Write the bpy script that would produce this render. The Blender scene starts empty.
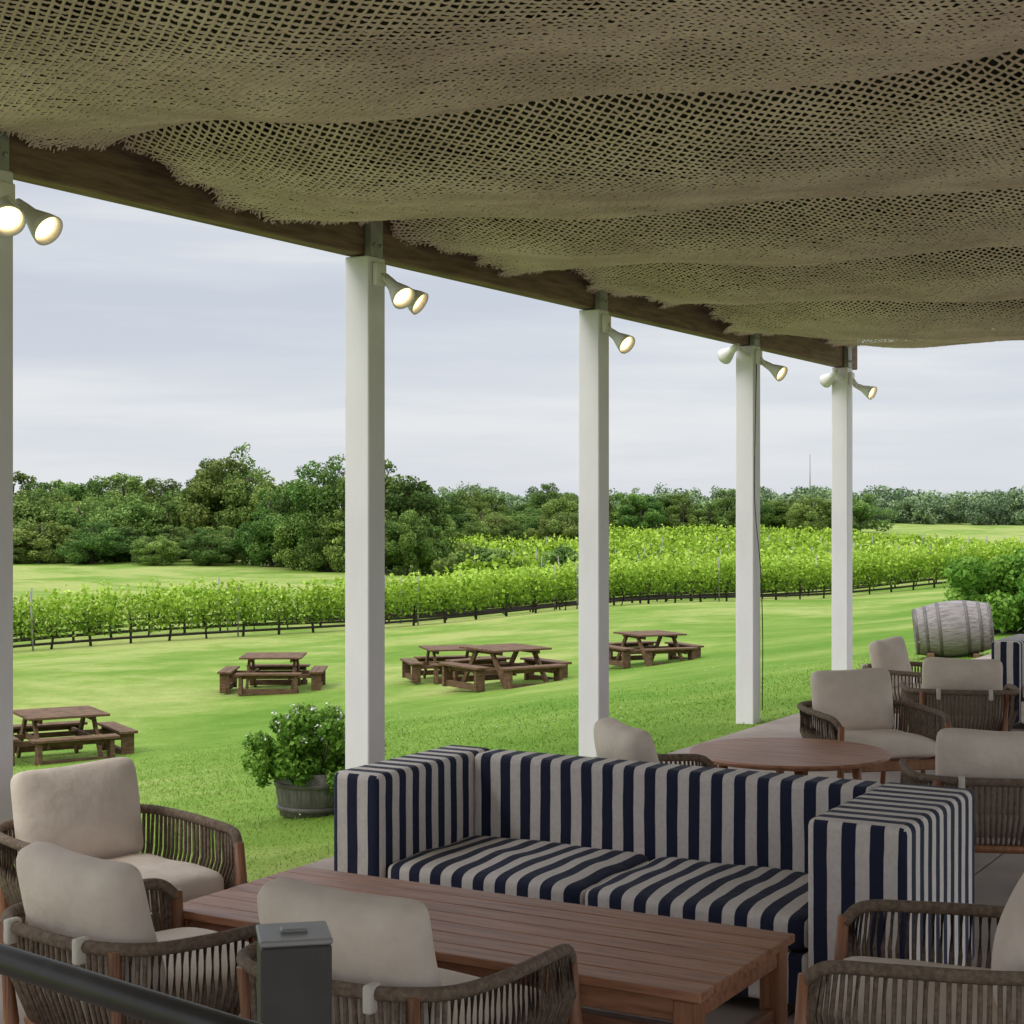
import bpy, bmesh, math, random
import numpy as np
from mathutils import Vector, Matrix, Euler

random.seed(7)
S = bpy.context.scene
COL = S.collection
S.view_settings.view_transform = 'Standard'
S.view_settings.look = 'None'
S.view_settings.exposure = 0

# ------------------------------------------------------------------ survey frame
CX, CY, CH = 5.366, -7.593, 1.8
YAW = math.radians(30.1)
cs, sn = math.cos(YAW), math.sin(YAW)
def C(a, d):
    """lateral offset a and distance d from the viewing station -> world X,Y"""
    return (CX + cs*a - sn*d, CY + sn*a + cs*d)

_sx = np.array([-50, -.3, 0, 1, 2.5, 10, 14.5, 25, 34, 60, 90, 200, 700, 1500.])
_sz = np.array([-.06, -.05, -.06, -.14, -.42, -1.5, -1.8, -2.3, -3.0, -3.1, -2.6, -3.5, -4.2, -5])
def tz(X, Y=0):
    s = -np.asarray(X, dtype=float)
    w = np.clip(s*.15, 0.05, 12)
    f = lambda q: np.interp(q, _sx, _sz)
    return (f(s-w)+2*f(s)+f(s+w))/4
def tzz(X, Y):
    X = np.asarray(X, float); Y = np.asarray(Y, float)
    mk = np.clip((-X-1)/12, 0, 1)
    r = np.clip((Y-130)/170, 0, 1); r = r*r*(3-2*r)
    return tz(X)+mk*(.10*np.sin(X*.31+Y*.17)+.08*np.sin(Y*.23-X*.11))+mk*r*2.3

# ------------------------------------------------------------------ materials
def newmat(name):
    m = bpy.data.materials.new(name); m.use_nodes = True
    nt = m.node_tree
    b = nt.nodes['Principled BSDF']
    return m, nt, b
def N(nt, t, **kw):
    n = nt.nodes.new(t)
    for k, v in kw.items():
        if hasattr(n, k): setattr(n, k, v)
        else: n.inputs[k].default_value = v
    return n
def ramp(nt, fac, stops):
    r = nt.nodes.new('ShaderNodeValToRGB')
    el = r.color_ramp.elements
    el[0].position, el[0].color = stops[0][0], (*stops[0][1], 1)
    el[1].position, el[1].color = stops[-1][0], (*stops[-1][1], 1)
    for p, c in stops[1:-1]:
        e = el.new(p); e.color = (*c, 1)
    nt.links.new(fac, r.inputs[0])
    return r
def coords(nt, scale=(1, 1, 1), kind='Object'):
    tc = nt.nodes.new('ShaderNodeTexCoord'); mp = nt.nodes.new('ShaderNodeMapping')
    mp.inputs['Scale'].default_value = scale
    nt.links.new(tc.outputs[kind], mp.inputs[0])
    return mp.outputs[0]
def noisy(name, c1, c2, scale=8, stretch=(1, 1, 1), rough=.6, bump=.15, bscale=None, detail=6, c3=None, metal=0, bdist=.02):
    m, nt, b = newmat(name)
    co = coords(nt, stretch)
    n = N(nt, 'ShaderNodeTexNoise'); n.inputs['Scale'].default_value = scale; n.inputs['Detail'].default_value = detail
    n.inputs['Roughness'].default_value = .6
    nt.links.new(co, n.inputs['Vector'])
    st = [(.3, c1), (.7, c2)] if c3 is None else [(.28, c1), (.5, c2), (.72, c3)]
    r = ramp(nt, n.outputs['Fac'], st)
    nt.links.new(r.outputs[0], b.inputs['Base Color'])
    b.inputs['Roughness'].default_value = rough; b.inputs['Metallic'].default_value = metal
    n2 = N(nt, 'ShaderNodeTexNoise'); n2.inputs['Scale'].default_value = bscale or scale*3; n2.inputs['Detail'].default_value = 5
    nt.links.new(co, n2.inputs['Vector'])
    bp = nt.nodes.new('ShaderNodeBump'); bp.inputs['Strength'].default_value = bump; bp.inputs['Distance'].default_value = bdist
    nt.links.new(n2.outputs['Fac'], bp.inputs['Height']); nt.links.new(bp.outputs[0], b.inputs['Normal'])
    return m
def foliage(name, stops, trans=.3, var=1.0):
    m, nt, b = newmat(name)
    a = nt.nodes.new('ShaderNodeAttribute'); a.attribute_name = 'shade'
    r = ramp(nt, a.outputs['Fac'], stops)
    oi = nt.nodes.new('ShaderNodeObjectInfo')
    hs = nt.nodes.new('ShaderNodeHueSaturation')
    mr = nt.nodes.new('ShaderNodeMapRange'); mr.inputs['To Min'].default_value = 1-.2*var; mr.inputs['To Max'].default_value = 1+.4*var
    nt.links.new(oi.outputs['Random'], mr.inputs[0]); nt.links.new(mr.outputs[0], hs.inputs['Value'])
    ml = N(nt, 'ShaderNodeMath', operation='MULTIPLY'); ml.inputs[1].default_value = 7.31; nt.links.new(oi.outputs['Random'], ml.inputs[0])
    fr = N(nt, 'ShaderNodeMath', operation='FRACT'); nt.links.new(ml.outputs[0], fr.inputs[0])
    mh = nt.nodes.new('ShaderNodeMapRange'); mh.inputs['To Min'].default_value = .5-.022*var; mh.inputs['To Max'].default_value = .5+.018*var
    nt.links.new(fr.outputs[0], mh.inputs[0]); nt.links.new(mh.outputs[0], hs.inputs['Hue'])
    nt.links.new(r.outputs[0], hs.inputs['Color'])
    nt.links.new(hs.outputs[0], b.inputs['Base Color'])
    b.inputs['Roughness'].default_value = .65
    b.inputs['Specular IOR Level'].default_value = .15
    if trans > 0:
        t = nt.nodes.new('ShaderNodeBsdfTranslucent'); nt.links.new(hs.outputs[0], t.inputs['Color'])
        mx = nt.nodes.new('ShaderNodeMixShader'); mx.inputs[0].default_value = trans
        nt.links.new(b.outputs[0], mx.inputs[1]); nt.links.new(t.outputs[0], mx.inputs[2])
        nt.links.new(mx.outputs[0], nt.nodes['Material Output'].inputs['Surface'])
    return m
def stripes(name, axis, period=.1, off=0.0):
    m, nt, b = newmat(name)
    tc = nt.nodes.new('ShaderNodeTexCoord'); sp = nt.nodes.new('ShaderNodeSeparateXYZ')
    nw = N(nt, 'ShaderNodeTexNoise'); nw.inputs['Scale'].default_value = 4
    nt.links.new(tc.outputs['Object'], nw.inputs['Vector'])
    nt.links.new(tc.outputs['Object'], sp.inputs[0])
    ad = N(nt, 'ShaderNodeMath', operation='MULTIPLY_ADD'); ad.inputs[1].default_value = .014
    nt.links.new(nw.outputs['Fac'], ad.inputs[0]); nt.links.new(sp.outputs[axis], ad.inputs[2])
    a2 = N(nt, 'ShaderNodeMath', operation='ADD'); a2.inputs[1].default_value = 20+off; nt.links.new(ad.outputs[0], a2.inputs[0])
    dv = N(nt, 'ShaderNodeMath', operation='DIVIDE'); dv.inputs[1].default_value = period; nt.links.new(a2.outputs[0], dv.inputs[0])
    fr = N(nt, 'ShaderNodeMath', operation='FRACT'); nt.links.new(dv.outputs[0], fr.inputs[0])
    lt = N(nt, 'ShaderNodeMath', operation='LESS_THAN'); lt.inputs[1].default_value = .5; nt.links.new(fr.outputs[0], lt.inputs[0])
    r = ramp(nt, lt.outputs[0], [(0, (.86, .775, .715)), (1, (.010, .015, .052))])
    nf = N(nt, 'ShaderNodeTexNoise'); nf.inputs['Scale'].default_value = 60; nf.inputs['Detail'].default_value = 4
    nt.links.new(tc.outputs['Object'], nf.inputs['Vector'])
    mxx = nt.nodes.new('ShaderNodeMix'); mxx.data_type = 'RGBA'; mxx.blend_type = 'MULTIPLY'; mxx.inputs[0].default_value = .3
    nt.links.new(r.outputs[0], mxx.inputs[6]); nt.links.new(nf.outputs['Fac'], mxx.inputs[7])
    nt.links.new(mxx.outputs[2], b.inputs['Base Color'])
    b.inputs['Roughness'].default_value = .85; b.inputs['Sheen Weight'].default_value = .05
    n3 = N(nt, 'ShaderNodeTexNoise'); n3.inputs['Scale'].default_value = 9; n3.inputs['Detail'].default_value = 3
    nt.links.new(tc.outputs['Object'], n3.inputs['Vector'])
    bp = nt.nodes.new('ShaderNodeBump'); bp.inputs['Strength'].default_value = .45; bp.inputs['Distance'].default_value = .03
    nt.links.new(n3.outputs['Fac'], bp.inputs['Height']); nt.links.new(bp.outputs[0], b.inputs['Normal'])
    return m

m_concrete = noisy('concrete', (.19, .15, .125), (.34, .28, .235), 1.6, rough=.8, bump=.2, bscale=60, bdist=.003)
m_post = noisy('white_paint', (.76, .72, .76), (.89, .85, .89), 3, (1, 1, .3), rough=.5, bump=.1, bdist=.004)
m_beam = noisy('brown_timber', (.13, .075, .052), (.32, .205, .15), 5, (6, .6, 6), rough=.8, bump=.4, bdist=.006)
m_roof = noisy('dark_roof', (.014, .012, .010), (.026, .022, .018), 3, rough=.9)
m_galv = noisy('galvanised', (.30, .29, .30), (.44, .43, .44), 12, rough=.5, metal=.4)
m_net = noisy('net_cord', (.62, .465, .435), (.95, .765, .715), 2.2, rough=.9, bump=.3, bscale=120, bdist=.006)
m_teakx = noisy('teak_x', (.17, .062, .03), (.37, .165, .088), 5, (.7, 9, 9), rough=.45, bump=.25, bdist=.003, c3=(.46, .235, .135))
m_teaky = noisy('teak_y', (.17, .062, .03), (.40, .19, .105), 5, (9, .7, 9), rough=.42, bump=.25, bdist=.003)
m_teakz = noisy('teak_leg', (.20, .08, .035), (.40, .175, .085), 5, (9, 9, .8), rough=.45, bump=.2, bdist=.003)
m_rope = noisy('rope', (.105, .07, .047), (.26, .19, .135), 60, rough=.9, bump=.8, bscale=180, bdist=.004)
m_cush = noisy('cushion_cloth', (.68, .57, .48), (.82, .70, .60), 6, rough=.9, bump=.5, bscale=9, bdist=.025)
m_strap = noisy('strap_cloth', (.6, .54, .46), (.7, .64, .56), 20, rough=.9)
m_steel = noisy('dark_steel', (.045, .042, .04), (.075, .07, .067), 6, rough=.5, metal=.1, bump=.05)
m_rail = noisy('rail_bronze', (.024, .02, .018), (.04, .034, .031), 6, rough=.4, metal=.2, bump=.05)
m_steelcap = noisy('grey_cap', (.26, .25, .24), (.36, .35, .34), 6, rough=.4, metal=.2, bump=.05)
m_lampw = noisy('lamp_housing', (.84, .80, .80), (.92, .88, .88), 8, rough=.4, bump=.02)
m_picnic = noisy('picnic_timber', (.06, .03, .013), (.20, .108, .052), 4, (1.5, 1.5, 8), rough=.8, bump=.3, bdist=.01)
m_barrel = noisy('barrel_oak', (.13, .11, .10), (.36, .32, .31), 5, (10, 10, 1), rough=.8, bump=.6, bdist=.01)
m_hoop = noisy('hoop_iron', (.10, .09, .08), (.2, .18, .16), 10, rough=.6, metal=.4)
m_tub = noisy('tub_oak', (.10, .09, .08), (.25, .225, .205), 6, (8, 8, 1), rough=.8, bump=.5, bdist=.01)
m_soil = noisy('soil', (.02, .014, .01), (.05, .035, .025), 30, rough=1, bump=1)
m_bark = noisy('bark', (.03, .022, .016), (.09, .07, .055), 6, (3, 3, 1), rough=.95, bump=.8, bdist=.03)
m_vinewood = noisy('vine_wood', (.018, .013, .01), (.05, .036, .028), 10, rough=.95)
m_stake = noisy('stake_wood', (.22, .20, .18), (.42, .39, .36), 6, rough=.9)
m_cable = noisy('cable', (.03, .03, .03), (.05, .05, .05), 6, rough=.6)
m_stx = stripes('stripe_across', 'X')
m_sty = stripes('stripe_deep', 'Y')
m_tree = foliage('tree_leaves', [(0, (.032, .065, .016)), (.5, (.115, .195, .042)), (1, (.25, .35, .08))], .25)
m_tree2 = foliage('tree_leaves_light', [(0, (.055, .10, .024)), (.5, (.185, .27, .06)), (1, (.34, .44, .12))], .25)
m_far = foliage('far_wood_leaves_hazed', [(0, (.08, .115, .065)), (.5, (.165, .225, .11)), (1, (.29, .36, .17))], 0)  # distance haze painted into the leaf colour: paler, greyer greens
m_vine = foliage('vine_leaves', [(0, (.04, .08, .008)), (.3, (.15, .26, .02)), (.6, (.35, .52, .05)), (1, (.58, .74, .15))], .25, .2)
m_plant = foliage('shrub_leaves', [(0, (.035, .10, .01)), (.5, (.15, .32, .04)), (1, (.34, .54, .10))], .3, .3)
m_blade = foliage('grass_blades', [(0, (.11, .19, .02)), (.5, (.20, .32, .045)), (1, (.35, .44, .11))], 0, 0)
m_petal = foliage('petals', [(0, (.6, .6, .5)), (.5, (.75, .75, .68)), (1, (.85, .85, .8))], .0, 0)

m_bulb, nt, b = newmat('lit_bulb')
b.inputs['Emission Color'].default_value = (1, .74, .36, 1); b.inputs['Emission Strength'].default_value = 2.6
b.inputs['Base Color'].default_value = (.9, .8, .6, 1)

# lawn
m_lawn, nt, b = newmat('lawn')
tc = nt.nodes.new('ShaderNodeTexCoord')
n1 = N(nt, 'ShaderNodeTexNoise'); n1.inputs['Scale'].default_value = .14; n1.inputs['Detail'].default_value = 7; n1.inputs['Roughness'].default_value = .68
n2 = N(nt, 'ShaderNodeTexNoise'); n2.inputs['Scale'].default_value = 1.6; n2.inputs['Detail'].default_value = 9; n2.inputs['Roughness'].default_value = .8
n3 = N(nt, 'ShaderNodeTexNoise'); n3.inputs['Scale'].default_value = 18; n3.inputs['Detail'].default_value = 7; n3.inputs['Roughness'].default_value = .8
for n in (n1, n2, n3): nt.links.new(tc.outputs['Object'], n.inputs['Vector'])
# drier, paler turf away from the terrace
spx = nt.nodes.new('ShaderNodeSeparateXYZ'); nt.links.new(tc.outputs['Object'], spx.inputs[0])
mrx = nt.nodes.new('ShaderNodeMapRange'); mrx.inputs['From Min'].default_value = -6; mrx.inputs['From Max'].default_value = -22; mrx.inputs['To Min'].default_value = -.04; mrx.inputs['To Max'].default_value = .07
nt.links.new(spx.outputs['X'], mrx.inputs[0])
adx = N(nt, 'ShaderNodeMath', operation='ADD'); nt.links.new(n1.outputs['Fac'], adx.inputs[0]); nt.links.new(mrx.outputs[0], adx.inputs[1])
r1 = ramp(nt, adx.outputs[0], [(.38, (.15, .28, .032)), (.5, (.235, .35, .062)), (.62, (.42, .46, .15))])
r2 = ramp(nt, n2.outputs['Fac'], [(.35, (.62, .7, .55)), (.65, (1.0, 1.0, 1.0))])
r3 = ramp(nt, n3.outputs['Fac'], [(.35, (.65, .7, .55)), (.65, (1.0, 1.0, 1.0))])
mA = nt.nodes.new('ShaderNodeMix'); mA.data_type = 'RGBA'; mA.blend_type = 'MULTIPLY'; mA.inputs[0].default_value = .7
mB = nt.nodes.new('ShaderNodeMix'); mB.data_type = 'RGBA'; mB.blend_type = 'MULTIPLY'; mB.inputs[0].default_value = .7
nt.links.new(r1.outputs[0], mA.inputs[6]); nt.links.new(r2.outputs[0], mA.inputs[7])
nt.links.new(mA.outputs[2], mB.inputs[6]); nt.links.new(r3.outputs[0], mB.inputs[7])
nt.links.new(mB.outputs[2], b.inputs['Base Color']); b.inputs['Roughness'].default_value = .9
b.inputs['Specular IOR Level'].default_value = .1
bp = nt.nodes.new('ShaderNodeBump'); bp.inputs['Strength'].default_value = .5; bp.inputs['Distance'].default_value = .05
nt.links.new(n3.outputs['Fac'], bp.inputs['Height']); nt.links.new(bp.outputs[0], b.inputs['Normal'])

# ------------------------------------------------------------------ mesh helpers
def catmull(P, n):
    P = [Vector(p) for p in P]; out = []
    Q = [P[0]*2-P[1]]+P+[P[-1]*2-P[-2]]
    for i in range(1, len(Q)-2):
        for k in range(n):
            t = k/n; a, b_, c, d = Q[i-1], Q[i], Q[i+1], Q[i+2]
            out.append(.5*((2*b_)+(c-a)*t+(2*a-5*b_+4*c-d)*t*t+(-a+3*b_-3*c+d)*t**3))
    out.append(P[-1]); return out

class Bd:
    def __init__(s): s.v = []; s.f = []; s.m = []; s.s = []
    def add(s, vs, fs, mi=0, sm=False):
        o = len(s.v); s.v += [tuple(v) for v in vs]
        for f in fs:
            s.f.append(tuple(i+o for i in f)); s.m.append(mi); s.s.append(sm)
    def box(s, c, size, rot=(0, 0, 0), bev=.004, mi=0, seg=1, fn=None):
        bm = bmesh.new(); bmesh.ops.create_cube(bm, size=1)
        for v in bm.verts: v.co = Vector((v.co.x*size[0], v.co.y*size[1], v.co.z*size[2]))
        if bev > 0: bmesh.ops.bevel(bm, geom=list(bm.edges), offset=bev, segments=seg, affect='EDGES', profile=.5)
        M = Matrix.Translation(c) @ Euler(rot).to_matrix().to_4x4()
        bm.verts.index_update(); bm.normal_update()
        o = len(s.v)
        for v in bm.verts: s.v.append(tuple(M @ v.co))
        for f in bm.faces:
            s.f.append(tuple(v.index+o for v in f.verts)); s.m.append(fn(f.normal) if fn else mi); s.s.append(seg > 1 and f.calc_area() < .02)
        bm.free()
    def beam(s, p1, p2, w, h, bev=.003, mi=0):
        p1, p2 = Vector(p1), Vector(p2); d = p2-p1
        q = d.to_track_quat('X', 'Z').to_euler()
        s.box((p1+p2)/2, (d.length, w, h), q, bev, mi)
    def tube(s, pts, rad, n=8, mi=0, sm=True):
        pts = [Vector(p) for p in pts]
        if not hasattr(rad, '__len__'): rad = [rad]*len(pts)
        vs, fs = [], []; up = Vector((0, 0, 1))
        for i, p in enumerate(pts):
            d = (pts[min(i+1, len(pts)-1)]-pts[max(i-1, 0)]).normalized()
            a = d.cross(up)
            if a.length < .05: a = d.cross(Vector((1, 0, 0)))
            a.normalize(); b_ = d.cross(a)
            for k in range(n):
                t = 2*math.pi*k/n; vs.append(p+(a*math.cos(t)+b_*math.sin(t))*rad[i])
        for i in range(len(pts)-1):
            for k in range(n):
                k2 = (k+1) % n; fs.append((i*n+k, i*n+k2, (i+1)*n+k2, (i+1)*n+k))
        fs.append(tuple(range(n-1, -1, -1))); fs.append(tuple((len(pts)-1)*n+k for k in range(n)))
        s.add(vs, fs, mi, sm)
    def lathe(s, prof, n=32, M=Matrix(), mi=0, cap=False, sm=True):
        vs, fs = [], []
        for r, z in prof:
            for k in range(n):
                t = 2*math.pi*k/n; vs.append(M @ Vector((r*math.cos(t), r*math.sin(t), z)))
        for i in range(len(prof)-1):
            for k in range(n):
                k2 = (k+1) % n; fs.append((i*n+k, i*n+k2, (i+1)*n+k2, (i+1)*n+k))
        if cap:
            fs.append(tuple(range(n-1, -1, -1))); fs.append(tuple((len(prof)-1)*n+k for k in range(n)))
        s.add(vs, fs, mi, sm)
    def pillow(s, c, size, rot=(0, 0, 0), p=5, res=12, bulge=.12, mi=0, seed=0, thin=2, fn=None, wr=.006):
        bm = bmesh.new(); bmesh.ops.create_cube(bm, size=2)
        bmesh.ops.subdivide_edges(bm, edges=list(bm.edges), cuts=res, use_grid_fill=True)
        rng = random.Random(seed); ph = [rng.uniform(0, 6) for _ in range(6)]
        ax = [i for i in range(3) if i != thin]; a, b_ = ax
        P2 = 11
        for v in bm.verts:
            w = Vector(v.co)
            q = (abs(w[a])**P2+abs(w[b_])**P2)**(1/P2)
            mx = max(abs(w[a]), abs(w[b_]))
            if q > 0: w[a] *= mx/q; w[b_] *= mx/q
            t = abs(w[thin]); e = mx
            k = (t**p+e**p)**(1/p); m2 = max(t, e)
            if k > 0: w = w*(m2/k)
            kk = 1+bulge*(1-min(w[a]**2, 1))*(1-min(w[b_]**2, 1))*2-bulge*.4*(abs(w[a])**6+abs(w[b_])**6)
            w[thin] *= kk
            w = Vector([w[i]*size[i]/2 for i in range(3)])
            w[thin] += wr*(math.sin(w[a]*14+ph[0]+3*math.sin(w[b_]*7+ph[1]))+.6*math.sin(w[b_]*19+ph[2]))
            w[a] += wr*.7*math.sin(w[b_]*11+ph[3]); w[b_] += wr*.9*math.sin(w[a]*9+ph[4])
            v.co = w
        M = Matrix.Translation(c) @ Euler(rot).to_matrix().to_4x4()
        bm.verts.index_update(); bm.normal_update()
        o = len(s.v)
        for v in bm.verts: s.v.append(tuple(M @ v.co))
        for f in bm.faces:
            s.f.append(tuple(v.index+o for v in f.verts)); s.m.append(fn(f.normal) if fn else mi); s.s.append(True)
        bm.free()
    def mesh(s, name, mats):
        me = bpy.data.meshes.new(name); me.from_pydata(s.v, [], s.f)
        for m in mats: me.materials.append(m)
        me.polygons.foreach_set('material_index', s.m); me.polygons.foreach_set('use_smooth', s.s)
        me.update(); return me

def obj(name, me, parent=None, loc=(0, 0, 0), rot=(0, 0, 0), label=None, category=None, group=None, kind=None):
    o = bpy.data.objects.new(name, me); COL.objects.link(o)
    o.location = loc; o.rotation_euler = rot
    if parent: o.parent = parent
    if label: o['label'] = label
    if category: o['category'] = category
    if group: o['group'] = group
    if kind: o['kind'] = kind
    return o
def thing(name, loc, rz, label, category, group=None, kind=None):
    return obj(name, None, None, loc, (0, 0, rz), label, category, group, kind)
def copy_thing(root, loc, rz, label=None, scale=None):
    def rec(o, par):
        c = o.copy(); COL.objects.link(c); c.parent = par
        for ch in o.children: rec(ch, c)
        return c
    c = rec(root, None); c.location = loc; c.rotation_euler = (0, 0, rz)
    if label: c['label'] = label
    if scale: c.scale = scale
    return c

def quad_mesh(name, V, shade, mat, k=4):
    n = len(V)//k
    me = bpy.data.meshes.new(name)
    me.vertices.add(n*k); me.vertices.foreach_set('co', np.ascontiguousarray(V, dtype=np.float32).ravel())
    me.loops.add(n*k); me.loops.foreach_set('vertex_index', np.arange(n*k, dtype=np.int32))
    me.polygons.add(n); me.polygons.foreach_set('loop_start', np.arange(0, n*k, k, dtype=np.int32))
    me.update(calc_edges=True)
    a = me.attributes.new('shade', 'FLOAT', 'FACE'); a.data.foreach_set('value', np.clip(shade, 0, 1).astype(np.float32))
    me.materials.append(mat); return me
def norm(a): return a/np.maximum(np.linalg.norm(a, axis=1, keepdims=True), 1e-6)
def leafquads(rng, pos, nrm, size, asp=.62):
    n = len(pos); t = norm(np.cross(nrm, rng.normal(size=(n, 3)))); b_ = np.cross(nrm, t)
    s = (size*np.ones(n))[:, None]
    V = np.empty((n, 4, 3)); 
    V[:, 0] = pos-t*s; V[:, 1] = pos-b_*s*asp+nrm*s*.15; V[:, 2] = pos+t*s; V[:, 3] = pos+b_*s*asp+nrm*s*.15
    return V.reshape(-1, 3)
def lobe_leaves(rng, centers, radii, per, size, flat=.85):
    P, Nn, Sh = [], [], []
    for c, r in zip(centers, radii):
        n = int(per*(r/np.mean(radii))**2)
        d = norm(rng.normal(size=(n, 3)))
        rr = r*(rng.uniform(.35, 1.0, n)**.45)*(1+.18*np.sin(d[:, 0]*7+c[0]*3)*np.sin(d[:, 1]*6+c[1]*5+d[:, 2]*5))
        p = c+d*rr[:, None]*np.array([1, 1, flat])
        P.append(p); Nn.append(norm(d+rng.normal(size=(n, 3))*.7))
        Sh.append(rng.uniform(.25, .65)+rng.normal(0, .15, n)+.12*d[:, 2])  # upper side of each lobe lighter: top light painted into leaf colour
    P = np.concatenate(P); Nn = np.concatenate(Nn); Sh = np.concatenate(Sh)
    return leafquads(rng, P, Nn, size*rng.uniform(.6, 1.3, len(P))), Sh

# ------------------------------------------------------------------ setting
def axis_pts(lo, hi, fine_lo, fine_hi, step):
    a = list(np.arange(fine_lo, fine_hi, step)); x, s = fine_hi, step
    while x < hi: a.append(x); s *= 1.12; x += s
    a.append(hi); x, s = fine_lo-step, step
    while x > lo: a.insert(0, x); s *= 1.12; x -= s
    a.insert(0, lo); return np.array(a)
gx = axis_pts(-1400, 300, -14, 2, .35); gy = axis_pts(-120, 1400, -8, 25, .8)
GX, GY = np.meshgrid(gx, gy, indexing='ij')
V = np.stack([GX, GY, tzz(GX, GY)], -1).reshape(-1, 3)
ny = len(gy); F = []
for i in range(len(gx)-1):
    for j in range(ny-1):
        F.append((i*ny+j, (i+1)*ny+j, (i+1)*ny+j+1, i*ny+j+1))
me = bpy.data.meshes.new('ground'); me.from_pydata(V.tolist(), [], F); me.materials.append(m_lawn)
me.polygons.foreach_set('use_smooth', [True]*len(F)); me.update()
obj('ground', me, kind='structure', label='rolling green lawn and meadow sloping away from the terrace', category='lawn')

b_ = Bd()
for i in range(4):
    for j in range(9):
        b_.box((.3+1.5+i*3.0, -13.5+1.5+j*3.0, -.06), (2.992, 2.992, .12), bev=.006)
obj('terrace', b_.mesh('terrace', [m_concrete]), kind='structure', label='pale concrete terrace with joints beside the lawn', category='terrace')

# grass blades
rng = np.random.default_rng(11)
n = 700000
X = rng.uniform(-20, .29, n); Y = rng.uniform(-7, 26, n)
dx, dy = X-CX, Y-CY; a = cs*dx+sn*dy; d = -sn*dx+cs*dy
keep = (np.abs(a/d) < .36) & (rng.uniform(size=n) < np.clip((9/d)**1.5, 0, 1)*np.clip((25-d)/6, 0, 1))
X, Y, d = X[keep], Y[keep], d[keep]; n = len(X)
clump = .5+.5*np.sin(X*3.1+np.sin(Y*2.3)*2)*np.sin(Y*2.7+np.sin(X*1.9)*2)
big = .5+.5*np.sin(X*.55+1.3*np.sin(Y*.4))*np.sin(Y*.5+X*.2)
h = (.012+.020*rng.uniform(size=n)*(.5+.6*clump))*np.clip(d/11, .9, 1.2)
w = .003*np.clip(d/9, 1, 2.2); th = rng.uniform(0, 6.28, n)
base = np.stack([X, Y, tzz(X, Y)-.004], -1)
sd = np.stack([np.cos(th), np.sin(th), 0*th], -1)*w[:, None]
lean = np.stack([rng.normal(0, .8, n)*h, rng.normal(0, .8, n)*h, h], -1)
V = np.stack([base-sd, base+sd, base+lean], 1).reshape(-1, 3)
obj('lawn_grass', quad_mesh('lawn_grass', V, .30+.14*clump+.25*big+rng.normal(0, .10, n), m_blade, 3), kind='stuff', label='short green grass blades covering the lawn', category='grass')
n = 1100
X = rng.uniform(-14, 0, n); Y = rng.uniform(-6, 22, n)
cl = np.sin(X*.8+1)*np.sin(Y*.7) > .05; X, Y = X[cl], Y[cl]
P = np.stack([X, Y, tzz(X, Y)+.03], -1)
V = leafquads(rng, P, norm(np.array([0, 0, 1.])+rng.normal(size=P.shape)*.4), .007, 1)
obj('clover_blossoms', quad_mesh('clover_blossoms', V, rng.uniform(size=len(P)), m_petal), kind='stuff', label='tiny white clover blossoms scattered in the lawn', category='flowers')

# ------------------------------------------------------------------ pavilion
pav = thing('pavilion', (0, 0, 0), 0, 'open timber pavilion with white posts and brown eaves beam', 'pavilion')
post_t = [-5.55, -2.762, 0, 2.836, 5.779, 8.298]
b_ = Bd(); b_.box((0, 0, 1.58), (.165, .165, 3.30), bev=.006); pm = b_.mesh('post', [m_post])
b_ = Bd(); b_.box((0, 0, 0), (.05, .115, .33), bev=.004)
for z in (-.1, .1):
    for y in (-.03, .03):
        b_.lathe([(.0, .0), (.011, .0), (.011, .008), (0, .009)], 8, Matrix.Translation((.025, y, z)) @ Euler((0, math.pi/2, 0)).to_matrix().to_4x4())
brm = b_.mesh('post_bracket', [m_galv])
for t in post_t:
    obj('post', pm, pav, (0, t, 0)); obj('post_bracket', brm, pav, (.06, t, 3.395))
RY0, RY1, RX = -9.0, 8.7, 7.2  # unseen roof extent behind the camera, sized to shade the terrace
b_ = Bd()
b_.box((-.03, (RY0+RY1)/2, 3.425), (.12, RY1-RY0, .37), bev=.008)
obj('beam', b_.mesh('beam', [m_beam]), pav)
b_ = Bd(); b_.box(((RX-.1)/2, (RY0+RY1)/2, 3.655), (RX+.1, RY1-RY0, .08), bev=.01)
for j in range(20):
    b_.box((RX/2+.02, RY0+.3+j*.9, 3.59), (RX-.1, .045, .045), bev=.003)
obj('roof', b_.mesh('roof', [m_roof]), pav)
b_ = Bd(); b_.box((RX-.03, (RY0+RY1)/2, 3.45), (.12, RY1-RY0, .3), bev=.008); obj('beam', b_.mesh('beam', [m_beam]), pav)
for t in (-8.8, -3, 3.5, 8.3): obj('post', pm, pav, (RX-.05, t, 0))

# netting -----------------------------------------------------------
def netz(X, Y):
    q = (Y+2.06+.12*np.sin(X*1.3)-.05*X)/2.13; k = np.floor(q); p = q-k
    p = p+.10*np.sin(2*math.pi*p)/2
    sag = np.clip(4*p*(1-p), 0, 1)**.66
    amp = .15+.03*np.sin(k*2.3+1)+.13*np.clip(X/1.5, 0, 1)
    amp = np.where(k >= 4, amp*.62, amp)
    z = 3.52-sag*amp
    z = z+.02*np.sin(X*3+Y*2.2+k)*np.clip(X, 0, 1)+.012*np.sin(X*2.1-Y*5.3)
    z = z-.018*np.abs(np.sin(X*1.6+k*1.7))**6*sag
    z = z+.020*np.sin(p*9.5+.6*np.sin(X*.9+k)+X*.6)*sag*np.clip(X, 0, 1)
    e = np.clip((.22-X)/.22, 0, 1)
    return np.minimum(z, 3.555)-.05*e**2
rng = np.random.default_rng(5)
hx, hy = .0262, .0172
WX = 5.0
na, nb = int(WX/hx), int(14.6/hy)
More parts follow.
